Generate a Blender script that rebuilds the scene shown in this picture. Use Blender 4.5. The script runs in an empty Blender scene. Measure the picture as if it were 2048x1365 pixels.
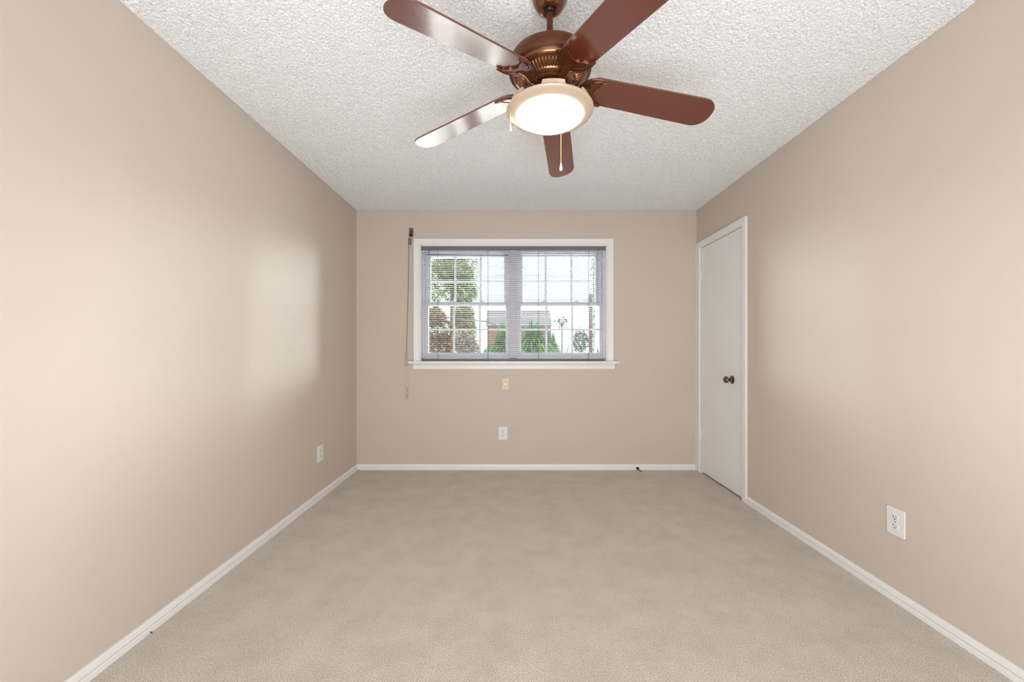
import bpy, bmesh, math, random
from mathutils import Vector, Matrix

sc = bpy.context.scene
COL = sc.collection
PI = math.pi
F = 800.0            # focal length in pixels of a 2048 px wide frame
CX, CY = 1024.5, 697.0   # vanishing point of the room axis
EYE = 1.1425
D = 3.761            # camera to window wall
XL, XR, H = -1.4645, 1.7325, 2.44
YR = -1.30           # wall behind the camera

# ------------------------------------------------------------------ camera
cam_d = bpy.data.cameras.new('camera')
cam = bpy.data.objects.new('camera', cam_d)
COL.objects.link(cam)
cam_d.sensor_width = 36.0
cam_d.lens = F / 2048.0 * 36.0
cam_d.shift_x = -0.5 / 2048.0
cam_d.shift_y = 14.5 / 2048.0
cam_d.clip_start = 0.02
cam_d.clip_end = 200
cam.location = (0, 0, EYE)
cam.rotation_euler = (PI / 2, 0, 0)
sc.camera = cam

# ------------------------------------------------------------------ view
sc.view_settings.view_transform = 'Standard'
sc.view_settings.look = 'None'
sc.view_settings.exposure = 0.0
sc.view_settings.gamma = 1.0
sc.view_settings.use_curve_mapping = False

# ------------------------------------------------------------------ world: bright overcast sky
w = bpy.data.worlds.new('sky')
sc.world = w
w.use_nodes = True
nt = w.node_tree
nt.nodes.clear()
wo = nt.nodes.new('ShaderNodeOutputWorld')
bg = nt.nodes.new('ShaderNodeBackground')
tc = nt.nodes.new('ShaderNodeTexCoord')
sx = nt.nodes.new('ShaderNodeSeparateXYZ')
rp = nt.nodes.new('ShaderNodeValToRGB')
nt.links.new(tc.outputs['Generated'], sx.inputs[0])
nt.links.new(sx.outputs['Z'], rp.inputs[0])
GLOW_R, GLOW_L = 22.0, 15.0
# sky brightened on both sides out of view to light the walls, dimmer ahead
def wmath(op, a, b2=None):
    n = nt.nodes.new('ShaderNodeMath')
    n.operation = op
    for i, q in enumerate((a, b2)):
        if q is None:
            continue
        if isinstance(q, (int, float)):
            n.inputs[i].default_value = q
        else:
            nt.links.new(q, n.inputs[i])
    return n.outputs[0]


hyp = wmath('SQRT', wmath('ADD', wmath('MULTIPLY', sx.outputs['X'], sx.outputs['X']), wmath('MULTIPLY', sx.outputs['Y'], sx.outputs['Y'])))
cosaz = wmath('DIVIDE', sx.outputs['Y'], wmath('MAXIMUM', hyp, 0.001))
mr = nt.nodes.new('ShaderNodeMapRange')
mr.interpolation_type = 'SMOOTHSTEP'
nt.links.new(cosaz, mr.inputs[0])
mr.inputs[1].default_value = 0.74
mr.inputs[2].default_value = 0.88
mr.inputs[3].default_value = 1.0
mr.inputs[4].default_value = 0.0
mr2 = nt.nodes.new('ShaderNodeMapRange')
nt.links.new(sx.outputs['X'], mr2.inputs[0])
mr2.inputs[1].default_value = -0.3
mr2.inputs[2].default_value = 0.3
mr2.inputs[3].default_value = 0.55
mr2.inputs[4].default_value = 1.25
side = wmath('MULTIPLY', wmath('MULTIPLY', mr.outputs[0], mr2.outputs[0]), 0.25)


def bump01(val, lo, mid, hi):
    a = nt.nodes.new('ShaderNodeMapRange')
    a.interpolation_type = 'SMOOTHSTEP'
    nt.links.new(val, a.inputs[0])
    a.inputs[1].default_value = lo
    a.inputs[2].default_value = mid
    c = nt.nodes.new('ShaderNodeMapRange')
    c.interpolation_type = 'SMOOTHSTEP'
    nt.links.new(val, c.inputs[0])
    c.inputs[1].default_value = mid
    c.inputs[2].default_value = hi
    c.inputs[3].default_value = 1.0
    c.inputs[4].default_value = 0.0
    return wmath('MULTIPLY', a.outputs[0], c.outputs[0])


# unseen bright patches added low in the sky, stronger right, to light walls
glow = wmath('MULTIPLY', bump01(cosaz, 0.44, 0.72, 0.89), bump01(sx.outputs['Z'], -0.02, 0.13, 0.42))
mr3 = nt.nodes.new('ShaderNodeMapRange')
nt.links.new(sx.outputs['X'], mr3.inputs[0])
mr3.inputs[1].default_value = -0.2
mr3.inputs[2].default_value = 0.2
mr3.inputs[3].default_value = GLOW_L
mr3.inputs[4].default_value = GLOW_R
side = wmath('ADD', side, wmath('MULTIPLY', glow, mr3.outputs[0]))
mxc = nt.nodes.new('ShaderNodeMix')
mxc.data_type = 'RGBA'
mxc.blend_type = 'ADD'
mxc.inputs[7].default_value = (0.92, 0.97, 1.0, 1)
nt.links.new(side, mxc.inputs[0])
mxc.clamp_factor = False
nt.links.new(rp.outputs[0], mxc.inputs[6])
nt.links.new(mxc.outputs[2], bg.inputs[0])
nt.links.new(bg.outputs[0], wo.inputs[0])
rp.color_ramp.elements[0].position = 0.25
rp.color_ramp.elements[0].color = (0.124, 0.132, 0.134, 1)
rp.color_ramp.elements[1].position = 0.9
rp.color_ramp.elements[1].color = (0.95, 0.98, 1.0, 1)
bg.inputs[1].default_value = 8.0

def light(name, kind, loc, rot, power, color, **kw):
    l = bpy.data.lights.new(name, kind)
    l.energy = power
    l.color = color
    for k, v in kw.items():
        setattr(l, k, v)
    o = bpy.data.objects.new(name, l)
    COL.objects.link(o)
    o.location = loc
    o.rotation_euler = rot
    return o

# soft sun from the right-hand side, travelling parallel to the window wall
light('sun', 'SUN', (0, 0, 8), (0, math.radians(38), math.radians(-3)), 34.0, (1.0, 0.95, 0.86), angle=0.03)
# window portal: guides the sky light through the window opening
po = light('window_portal', 'AREA', (0.012, D + 0.11, 1.57), (PI / 2, 0, PI), 1.0, (1, 1, 1), shape='RECTANGLE', size=1.8, size_y=1.12)
po.rotation_euler = (-PI / 2, 0, 0)
po.data.cycles.is_portal = True
# fill light added behind the camera to brighten the room
light('rear_fill', 'AREA', (0.13, YR + 0.06, 1.30), (PI / 2, 0, 0), 24.0, (0.98, 0.97, 1.0), shape='RECTANGLE', size=2.9, size_y=2.0)
# upward fill added low behind the camera to brighten ceiling and far wall
light('upward_fill', 'AREA', (0.13, -0.55, 0.40), (math.radians(138), 0, 0), 58.0, (0.87, 0.93, 1.0), shape='RECTANGLE', size=1.5, size_y=1.0)


def PX(u, d=D):
    return (u - CX) * d / F


def PZ(v, d=D):
    return EYE + (CY - v) * d / F


# ------------------------------------------------------------------ materials
def srgb(r, g, b):
    def f(c):
        c /= 255.0
        return c / 12.92 if c <= 0.04045 else ((c + 0.055) / 1.055) ** 2.4
    return (f(r), f(g), f(b), 1.0)


def mat(name, col, rough=0.5, metal=0.0, spec=0.5, coat=0.0, coat_rough=0.05, ior=None, noise=None, bump=None):
    """noise=(scale, amount) small tone variation; bump=(scale, strength, distance)"""
    m = bpy.data.materials.new(name)
    m.use_nodes = True
    t = m.node_tree
    b = t.nodes['Principled BSDF']
    b.inputs['Base Color'].default_value = col
    b.inputs['Roughness'].default_value = rough
    b.inputs['Metallic'].default_value = metal
    b.inputs['Specular IOR Level'].default_value = spec
    b.inputs['Coat Weight'].default_value = coat
    b.inputs['Coat Roughness'].default_value = coat_rough
    if ior:
        b.inputs['IOR'].default_value = ior
    co = t.nodes.new('ShaderNodeTexCoord')
    if noise is None:
        noise = (6.0, 0.03)
    n = t.nodes.new('ShaderNodeTexNoise')
    n.inputs['Scale'].default_value = noise[0]
    n.inputs['Detail'].default_value = 4
    t.links.new(co.outputs['Object'], n.inputs['Vector'])
    r = t.nodes.new('ShaderNodeValToRGB')
    a = noise[1]
    r.color_ramp.elements[0].position = 0.3
    r.color_ramp.elements[1].position = 0.7
    r.color_ramp.elements[0].color = tuple(min(1, c * (1 - a)) for c in col[:3]) + (1,)
    r.color_ramp.elements[1].color = tuple(min(1, c * (1 + a)) for c in col[:3]) + (1,)
    t.links.new(n.outputs['Fac'], r.inputs[0])
    t.links.new(r.outputs[0], b.inputs['Base Color'])
    if bump:
        n2 = t.nodes.new('ShaderNodeTexNoise')
        n2.inputs['Scale'].default_value = bump[0]
        n2.inputs['Detail'].default_value = 3
        t.links.new(co.outputs['Object'], n2.inputs['Vector'])
        bp = t.nodes.new('ShaderNodeBump')
        bp.inputs['Strength'].default_value = bump[1]
        bp.inputs['Distance'].default_value = bump[2]
        t.links.new(n2.outputs['Fac'], bp.inputs['Height'])
        t.links.new(bp.outputs[0], b.inputs['Normal'])
    return m


M = {}
M['wall'] = mat('beige_wall_paint', srgb(212, 199, 186), 0.6, spec=0.25, noise=(1.2, 0.012), bump=(140, 0.12, 0.002))
M['white'] = mat('white_gloss_trim', srgb(245, 244, 242), 0.35, spec=0.5, noise=(3, 0.01))
M['door'] = mat('white_door_paint', srgb(246, 245, 243), 0.3, spec=0.5, noise=(3, 0.01))
M['vinyl'] = mat('white_vinyl', srgb(243, 243, 249), 0.4, noise=(3, 0.01))
M['plate'] = mat('white_plastic', srgb(236, 236, 234), 0.3, noise=(3, 0.005))
M['ivory'] = mat('ivory_plastic', srgb(222, 204, 168), 0.35, noise=(3, 0.01))
M['slot'] = mat('dark_slot', srgb(50, 46, 42), 0.6)
M['rail'] = mat('grey_blind_rail', srgb(112, 116, 118), 0.4, noise=(3, 0.01))
M['slat'] = mat('grey_blind_slat', srgb(176, 180, 185), 0.35, spec=0.6, noise=(3, 0.01))
M['cord'] = mat('dark_grey_cord', srgb(80, 80, 82), 0.8)
M['nickel'] = mat('aged_nickel', srgb(120, 112, 104), 0.22, metal=1.0, noise=(20, 0.1))
M['steel'] = mat('steel', srgb(150, 146, 138), 0.3, metal=1.0)
M['blackmetal'] = mat('dark_bronze_hardware', srgb(42, 34, 26), 0.35, metal=0.5)
M['clearcord'] = mat('grey_plastic_wand', srgb(176, 172, 164), 0.25, spec=0.7)
M['palecord'] = mat('pale_cord', srgb(226, 218, 204), 0.5)
M['blade'] = mat('reddish_walnut_blade', srgb(92, 26, 11), 0.5, spec=0.2, coat=1.0, coat_rough=0.16, noise=(9, 0.03))
M['blade'].node_tree.nodes['Principled BSDF'].inputs['Coat IOR'].default_value = 2.2
M['bronze'] = mat('glossy_brown_bronze', srgb(108, 58, 30), 0.2, metal=0.55, spec=0.6, coat=0.6, coat_rough=0.06, noise=(14, 0.08))
M['bronze_matte'] = mat('satin_brown_bronze', srgb(92, 50, 28), 0.42, metal=0.3, noise=(14, 0.05))
M['gold'] = mat('antique_gold_ribs', srgb(138, 88, 58), 0.22, metal=0.75, coat=0.5, noise=(14, 0.08))
M['cream'] = mat('cream_enamel', srgb(210, 190, 168), 0.25, metal=0.3, spec=0.5, noise=(3, 0.02))
M['cable'] = mat('black_cable', srgb(20, 16, 14), 0.5)
M['wood_bead'] = mat('pale_wood_bead', srgb(216, 180, 146), 0.4)
M['brass'] = mat('brass_chain', srgb(196, 168, 120), 0.3, metal=0.9)
M['rubber'] = mat('black_rubber', srgb(30, 26, 26), 0.6)


def glass_mat():
    m = bpy.data.materials.new('window_glass')
    m.use_nodes = True
    t = m.node_tree
    t.nodes.clear()
    o = t.nodes.new('ShaderNodeOutputMaterial')
    mx = t.nodes.new('ShaderNodeMixShader')
    tr = t.nodes.new('ShaderNodeBsdfTransparent')
    tr.inputs[0].default_value = (0.96, 0.98, 0.98, 1)
    gl = t.nodes.new('ShaderNodeBsdfGlossy')
    gl.inputs['Roughness'].default_value = 0.02
    fr = t.nodes.new('ShaderNodeFresnel')
    fr.inputs[0].default_value = 1.45
    t.links.new(fr.outputs[0], mx.inputs[0])
    t.links.new(tr.outputs[0], mx.inputs[1])
    t.links.new(gl.outputs[0], mx.inputs[2])
    t.links.new(mx.outputs[0], o.inputs[0])
    return m


M['glass'] = glass_mat()


def emit_mat(name, col, strength):
    m = bpy.data.materials.new(name)
    m.use_nodes = True
    b = m.node_tree.nodes['Principled BSDF']
    b.inputs['Base Color'].default_value = (0.9, 0.88, 0.84, 1)
    b.inputs['Roughness'].default_value = 0.3
    b.inputs['Emission Color'].default_value = col
    b.inputs['Emission Strength'].default_value = strength
    return m


M['bowl'] = emit_mat('frosted_lit_glass', (1.0, 0.96, 0.89, 1), 21.0)


def carpet_mat():
    m = bpy.data.materials.new('beige_cut_pile_carpet')
    m.use_nodes = True
    t = m.node_tree
    b = t.nodes['Principled BSDF']
    b.inputs['Roughness'].default_value = 0.95
    b.inputs['Specular IOR Level'].default_value = 0.1
    b.inputs['Sheen Weight'].default_value = 0.15
    co = t.nodes.new('ShaderNodeTexCoord')
    # tufts
    v = t.nodes.new('ShaderNodeTexVoronoi')
    v.inputs['Scale'].default_value = 420
    v.feature = 'F1'
    n = t.nodes.new('ShaderNodeTexNoise')
    n.inputs['Scale'].default_value = 340
    n.inputs['Detail'].default_value = 5
    n.inputs['Roughness'].default_value = 0.7
    big = t.nodes.new('ShaderNodeTexNoise')
    big.inputs['Scale'].default_value = 5.5
    big.inputs['Detail'].default_value = 10
    big.inputs['Roughness'].default_value = 0.72
    for x in (v, n, big):
        t.links.new(co.outputs['Object'], x.inputs['Vector'])
    r = t.nodes.new('ShaderNodeValToRGB')
    r.color_ramp.elements[0].position = 0.38
    r.color_ramp.elements[0].color = srgb(140, 124, 108)
    r.color_ramp.elements[1].position = 0.55
    r.color_ramp.elements[1].color = srgb(255, 246, 233)
    t.links.new(n.outputs['Fac'], r.inputs[0])
    r2 = t.nodes.new('ShaderNodeValToRGB')
    r2.color_ramp.elements[0].position = 0.36
    r2.color_ramp.elements[0].color = (0.88, 0.865, 0.84, 1)
    r2.color_ramp.elements[1].position = 0.60
    r2.color_ramp.elements[1].color = (1, 1, 1, 1)
    t.links.new(big.outputs['Fac'], r2.inputs[0])
    mx = t.nodes.new('ShaderNodeMix')
    mx.data_type = 'RGBA'
    mx.blend_type = 'MULTIPLY'
    mx.inputs[0].default_value = 1.0
    t.links.new(r.outputs[0], mx.inputs[6])
    t.links.new(r2.outputs[0], mx.inputs[7])
    t.links.new(mx.outputs[2], b.inputs['Base Color'])
    ad = t.nodes.new('ShaderNodeMath')
    ad.operation = 'SUBTRACT'
    t.links.new(n.outputs['Fac'], ad.inputs[0])
    t.links.new(v.outputs['Distance'], ad.inputs[1])
    bp = t.nodes.new('ShaderNodeBump')
    bp.inputs['Strength'].default_value = 0.5
    bp.inputs['Distance'].default_value = 0.006
    t.links.new(ad.outputs[0], bp.inputs['Height'])
    t.links.new(bp.outputs[0], b.inputs['Normal'])
    return m


M['carpet'] = carpet_mat()


def ceiling_mat():
    m = bpy.data.materials.new('popcorn_ceiling')
    m.use_nodes = True
    t = m.node_tree
    b = t.nodes['Principled BSDF']
    b.inputs['Base Color'].default_value = srgb(244, 244, 243)
    b.inputs['Roughness'].default_value = 0.9
    b.inputs['Specular IOR Level'].default_value = 0.2
    co = t.nodes.new('ShaderNodeTexCoord')
    n = t.nodes.new('ShaderNodeTexNoise')
    n.inputs['Scale'].default_value = 190
    n.inputs['Detail'].default_value = 3
    n.inputs['Roughness'].default_value = 0.55
    v = t.nodes.new('ShaderNodeTexVoronoi')
    v.feature = 'SMOOTH_F1'
    v.inputs['Scale'].default_value = 210
    v.inputs['Smoothness'].default_value = 0.4
    for x in (n, v):
        t.links.new(co.outputs['Object'], x.inputs['Vector'])
    r = t.nodes.new('ShaderNodeValToRGB')
    r.color_ramp.elements[0].position = 0.38
    r.color_ramp.elements[0].color = (0, 0, 0, 1)
    r.color_ramp.elements[1].position = 0.58
    r.color_ramp.elements[1].color = (1, 1, 1, 1)
    t.links.new(n.outputs['Fac'], r.inputs[0])
    s = t.nodes.new('ShaderNodeMath')
    s.operation = 'MULTIPLY_ADD'
    t.links.new(v.outputs['Distance'], s.inputs[0])
    s.inputs[1].default_value = -0.9
    t.links.new(r.outputs[0], s.inputs[2])
    bp = t.nodes.new('ShaderNodeBump')
    bp.inputs['Strength'].default_value = 0.3
    bp.inputs['Distance'].default_value = 0.003
    t.links.new(s.outputs[0], bp.inputs['Height'])
    t.links.new(bp.outputs[0], b.inputs['Normal'])
    return m


M['ceiling'] = ceiling_mat()


def leaf_mat(name, cols, rough=0.5):
    m = bpy.data.materials.new(name)
    m.use_nodes = True
    t = m.node_tree
    b = t.nodes['Principled BSDF']
    b.inputs['Roughness'].default_value = 0.75
    b.inputs['Specular IOR Level'].default_value = 0.12
    g = t.nodes.new('ShaderNodeNewGeometry')
    r = t.nodes.new('ShaderNodeValToRGB')
    cr = r.color_ramp
    while len(cr.elements) < len(cols):
        cr.elements.new(0.5)
    for i, c in enumerate(cols):
        cr.elements[i].position = i / max(1, len(cols) - 1)
        cr.elements[i].color = c
    t.links.new(g.outputs['Random Per Island'], r.inputs[0])
    t.links.new(r.outputs[0], b.inputs['Base Color'])
    return m


M['tree_leaf'] = leaf_mat('tree_leaves', [srgb(4, 28, 11), srgb(23, 51, 4), srgb(57, 73, 6), srgb(13, 41, 11), srgb(81, 84, 20)])
M['brown_leaf'] = leaf_mat('brown_shrub_leaves', [srgb(29, 24, 19), srgb(71, 56, 38), srgb(49, 50, 32), srgb(88, 65, 45), srgb(29, 32, 24)])
M['pebble_leaf'] = leaf_mat('grey_brown_shrub_leaves', [srgb(39, 35, 31), srgb(85, 77, 69), srgb(64, 58, 50), srgb(100, 92, 82), srgb(46, 50, 44)])
M['olive_leaf'] = leaf_mat('olive_shrub_leaves', [srgb(23, 31, 7), srgb(64, 68, 12), srgb(42, 35, 16), srgb(80, 78, 23)])
M['grey_leaf'] = leaf_mat('grey_shrub_leaves', [srgb(31, 36, 32), srgb(55, 59, 55), srgb(22, 26, 23), srgb(50, 44, 37)])
M['blade_leaf'] = leaf_mat('green_strap_leaves', [srgb(0, 20, 10), srgb(12, 50, 7), srgb(39, 75, 7), srgb(1, 34, 12), srgb(44, 70, 4)])
M['vine_leaf'] = leaf_mat('vine_leaves', [srgb(10, 24, 20), srgb(18, 38, 28), srgb(28, 26, 22)])
M['bark'] = mat('bark', srgb(34, 26, 22), 0.9, noise=(20, 0.3))
M['post'] = mat('weathered_post', srgb(52, 38, 38), 0.85, noise=(20, 0.2))
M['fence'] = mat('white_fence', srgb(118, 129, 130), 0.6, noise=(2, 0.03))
M['brick'] = mat('red_brown_brick', srgb(58, 38, 30), 0.9, noise=(20, 0.2))
M['shingle'] = mat('grey_shingles', srgb(38, 40, 44), 0.9, noise=(30, 0.35))
M['ground'] = mat('pale_ground', srgb(240, 239, 236), 0.9, noise=(3, 0.05))


# ------------------------------------------------------------------ mesh helpers
def box(bm, x0, x1, y0, y1, z0, z1):
    v = [bm.verts.new(p) for p in ((x0, y0, z0), (x1, y0, z0), (x1, y1, z0), (x0, y1, z0),
                                   (x0, y0, z1), (x1, y0, z1), (x1, y1, z1), (x0, y1, z1))]
    for f in ((3, 2, 1, 0), (4, 5, 6, 7), (0, 1, 5, 4), (1, 2, 6, 5), (2, 3, 7, 6), (3, 0, 4, 7)):
        bm.faces.new([v[i] for i in f])


def prism(bm, pts, axis, a, b):
    """pts 2D outline extruded along axis from a to b. axis 'x': pts=(y,z); 'y': pts=(x,z); 'z': pts=(x,y)"""
    def mk(p, t):
        return {'x': (t, p[0], p[1]), 'y': (p[0], t, p[1]), 'z': (p[0], p[1], t)}[axis]
    A = [bm.verts.new(mk(p, a)) for p in pts]
    B = [bm.verts.new(mk(p, b)) for p in pts]
    n = len(pts)
    bm.faces.new(A)
    bm.faces.new(B[::-1])
    for i in range(n):
        bm.faces.new((A[i], B[i], B[(i + 1) % n], A[(i + 1) % n]))


def lathe(bm, prof, seg=64, mod=None, cap=True, center=(0, 0)):
    rings = []
    for r, z in prof:
        ring = []
        for i in range(seg):
            a = 2 * PI * i / seg
            rr, zz = (r, z) if mod is None else mod(r, z, a)
            ring.append(bm.verts.new((center[0] + rr * math.cos(a), center[1] + rr * math.sin(a), zz)))
        rings.append(ring)
    for k in range(len(rings) - 1):
        for i in range(seg):
            j = (i + 1) % seg
            bm.faces.new((rings[k][i], rings[k][j], rings[k + 1][j], rings[k + 1][i]))
    if cap:
        bm.faces.new(rings[0])
        bm.faces.new(rings[-1][::-1])


def tube(bm, pts, r, seg=10):
    pts = [Vector(p) for p in pts]
    rr = r if isinstance(r, (list, tuple)) else [r] * len(pts)
    rings = []
    up = Vector((0, 0, 1))
    for i, p in enumerate(pts):
        d = (pts[min(i + 1, len(pts) - 1)] - pts[max(i - 1, 0)]).normalized()
        ref = up if abs(d.z) < 0.95 else Vector((1, 0, 0))
        a = d.cross(ref).normalized()
        b = d.cross(a).normalized()
        rings.append([bm.verts.new(p + (a * math.cos(2 * PI * k / seg) + b * math.sin(2 * PI * k / seg)) * rr[i]) for k in range(seg)])
    for k in range(len(rings) - 1):
        for i in range(seg):
            j = (i + 1) % seg
            bm.faces.new((rings[k][i], rings[k][j], rings[k + 1][j], rings[k + 1][i]))
    bm.faces.new(rings[0])
    bm.faces.new(rings[-1][::-1])


def xform(bm, mtx):
    bmesh.ops.transform(bm, matrix=mtx, verts=bm.verts)


def obj(name, bm, m, parent=None, smooth=False, bevel=0.0, bseg=2, auto=40):
    bmesh.ops.recalc_face_normals(bm, faces=bm.faces)
    me = bpy.data.meshes.new(name)
    bm.to_mesh(me)
    bm.free()
    me.materials.append(m)
    if smooth:
        for p in me.polygons:
            p.use_smooth = True
        if auto:
            me.set_sharp_from_angle(angle=math.radians(auto))
    o = bpy.data.objects.new(name, me)
    COL.objects.link(o)
    if parent:
        o.parent = parent
    if bevel:
        md = o.modifiers.new('bevel', 'BEVEL')
        md.width = bevel
        md.segments = bseg
        md.limit_method = 'ANGLE'
    return o


def thing(name, label, cat, loc=(0, 0, 0), group=None, kind=None):
    o = bpy.data.objects.new(name, None)
    COL.objects.link(o)
    o.empty_display_size = 0.05
    o.location = loc
    if label:
        o['label'] = label
    if cat:
        o['category'] = cat
    if group:
        o['group'] = group
    if kind:
        o['kind'] = kind
    return o


def struct(name, bm, m, label, cat, **kw):
    o = obj(name, bm, m, **kw)
    o['kind'] = 'structure'
    o['label'] = label
    o['category'] = cat
    return o


def B():
    return bmesh.new()


# ------------------------------------------------------------------ room shell
T = 0.14
# window opening in the back wall
WX0, WX1 = PX(841), PX(1213)
WZ0, WZ1 = PZ(722.5), PZ(491.5)
b = B()
box(b, XL - T, WX0, D, D + T, -0.1, H + 0.1)
box(b, WX1, XR + T, D, D + T, -0.1, H + 0.1)
box(b, WX0, WX1, D, D + T, -0.1, WZ0 - 0.022)
box(b, WX0, WX1, D, D + T, WZ1, H + 0.1)
struct('wall_back', b, M['wall'], 'beige painted wall around the window', 'wall')
b = B()
box(b, XL - T, XL, YR - T, D, -0.1, H + 0.1)
struct('wall_left', b, M['wall'], 'long beige painted wall on the left without any door', 'wall')
# right wall with closet recess
DY0, DY1 = 2.998, 3.672       # door opening along the wall
DZ1 = 2.062
b = B()
box(b, XR, XR + T, YR - T, DY0, -0.1, H + 0.1)
box(b, XR, XR + T, DY1, D, -0.1, H + 0.1)
box(b, XR, XR + T, DY0, DY1, DZ1 + 0.004, H + 0.1)
box(b, XR + 0.07, XR + T, DY0, DY1, -0.1, DZ1 + 0.004)
struct('wall_right', b, M['wall'], 'beige painted wall on the right holding the white door', 'wall')
b = B()
box(b, XL - T, XR + T, YR - T, YR, -0.1, H + 0.1)
struct('wall_rear', b, M['wall'], 'beige wall behind the camera', 'wall')
b = B()
box(b, XL, XR + 0.07, YR, D, -0.1, 0.0)
struct('floor', b, M['carpet'], 'beige cut pile carpet covering the whole floor', 'floor')
from mathutils import noise as mn
b = B()
CYS = 1.30
nx, ny = 1000, 770
zeros = []
grid = []
for j in range(ny + 1):
    y = CYS + (D - CYS) * j / ny
    row = []
    for i in range(nx + 1):
        x = XL + (XR - XL) * i / nx
        n1 = mn.noise((x * 160, y * 160, 3.1))
        n2 = mn.noise((x * 70, y * 70, 9.4))
        q = n1 + 0.30 * n2 + 0.42
        q = 0.0 if q < 0 else (1.0 if q > 0.55 else q / 0.55)
        h = 0.0065 * (q * q * (3 - 2 * q))
        if i in (0, nx) or j in (0, ny):
            h = 0.002
        row.append(b.verts.new((x, y, H + 0.002 - h)))
    grid.append(row)
for j in range(ny):
    for i in range(nx):
        b.faces.new((grid[j][i], grid[j + 1][i], grid[j + 1][i + 1], grid[j][i + 1]))
box(b, XL, XR, YR, D, H + 0.003, H + 0.1)
box(b, XL, XR, YR, CYS, H, H + 0.003)
struct('ceiling', b, M['ceiling'], 'white popcorn textured ceiling', 'ceiling', smooth=True, auto=0)

# baseboards: profile (distance from wall, height)
prof = [(0, 0), (0.015, 0), (0.0155, 0.019), (0.0140, 0.0232), (0.0075, 0.0242), (0.0075, 0.0262), (0.0115, 0.0270), (0.0115, 0.029), (0.009, 0.044), (0.006, 0.051), (0.0, 0.052)]
b = B()
prism(b, [(D - 0, 0)] and [(D - d, z) for d, z in prof], 'x', XL, XR - 0.016)
struct('baseboard_back', b, M['white'], 'white baseboard under the window wall', 'baseboard')
b = B()
prism(b, [(XL + d, z) for d, z in prof], 'y', YR, D)
struct('baseboard_left', b, M['white'], 'white baseboard along the left wall', 'baseboard')
DC0 = 2.945                   # outer edge of near door casing
b = B()
prism(b, [(XR - d, z) for d, z in prof], 'y', YR, DC0)
struct('baseboard_right', b, M['white'], 'white baseboard along the right wall in front of the door', 'baseboard')

# ------------------------------------------------------------------ closet door
door = thing('door_1', 'narrow flat white door with white casing in the right wall', 'door', (XR, DY0, 0), kind='structure')


def dob(name, bm, m, parent=door, **kw):
    xform(bm, Matrix.Translation((-XR, -DY0, 0)))
    return obj(name, bm, m, parent, **kw)


b = B()
ch = DZ1 + 0.058
cp = 0.016
# near casing, far casing, head casing: stepped profile
box(b, XR - cp, XR, DC0, DY0 - 0.002, 0, ch)
box(b, XR - cp, XR, DY1 + 0.002, D - 0.0005, 0, ch)
box(b, XR - cp, XR, DY0 - 0.002, DY1 + 0.002, DZ1 + 0.002, ch)
dob('casing', b, M['white'], bevel=0.003)
b = B()
box(b, XR + 0.001, XR + 0.069, DY0 + 0.0003, DY0 + 0.004, 0, DZ1)
box(b, XR + 0.001, XR + 0.069, DY1 - 0.004, DY1 - 0.0003, 0, DZ1)
box(b, XR + 0.001, XR + 0.069, DY0 + 0.0003, DY1 - 0.0003, DZ1 - 0.0005, DZ1 + 0.0035)
dob('jamb', b, M['white'])
b = B()
box(b, XR + 0.002, XR + 0.037, DY0 + 0.007, DY1 - 0.007, 0.014, DZ1 - 0.004)
slab = dob('door_panel', b, M['door'], bevel=0.002)
for hz in (PZ(548, 3.57), PZ(871, 3.57)):
    b = B()
    yy = DY1 - 0.0035
    for k in range(3):
        lathe(b, [(0.0075, -0.043 + k * 0.029), (0.0075, -0.017 + k * 0.029)], 16)
    lathe(b, [(0.004, -0.047), (0.004, 0.047)], 12)
    xform(b, Matrix.Translation((XR - 0.0045, yy, hz)))
    box(b, XR - 0.0012, XR + 0.002, yy - 0.03, yy + 0.0, hz - 0.043, hz + 0.043)
    dob('hinge', b, M['white'], smooth=True)
ky, kz = F * (XR - 0.01) / (1461.5 - CX), 0
kz = PZ(760, ky)
b = B()
lathe(b, [(0.0, 0.0), (0.033, 0.0), (0.033, 0.004), (0.028, 0.008), (0.014, 0.011), (0.011, 0.016)], 48)
xform(b, Matrix.Translation((XR + 0.002, ky, kz)) @ Matrix.Rotation(-PI / 2, 4, 'Y'))
kn = dob('rosette', b, M['nickel'], smooth=True, auto=30)
b = B()
lathe(b, [(0.010, 0.010), (0.010, 0.024), (0.014, 0.030), (0.0235, 0.036), (0.0275, 0.045), (0.0275, 0.053), (0.023, 0.061), (0.012, 0.066), (0.003, 0.067)], 48)
xform(b, Matrix.Translation((XR + 0.002, ky, kz)) @ Matrix.Rotation(-PI / 2, 4, 'Y'))
dob('door_knob', b, M['nickel'], smooth=True, auto=60)

# ------------------------------------------------------------------ window
win = thing('window_1', 'white double window with colonial grids, casing, sill and apron', 'window', ((WX0 + WX1) / 2, D, WZ0), kind='structure')
WOFF = Matrix.Translation((-(WX0 + WX1) / 2, -D, -WZ0))


def wob(name, bm, m, parent=win, **kw):
    xform(bm, WOFF)
    return obj(name, bm, m, parent, **kw)


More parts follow.
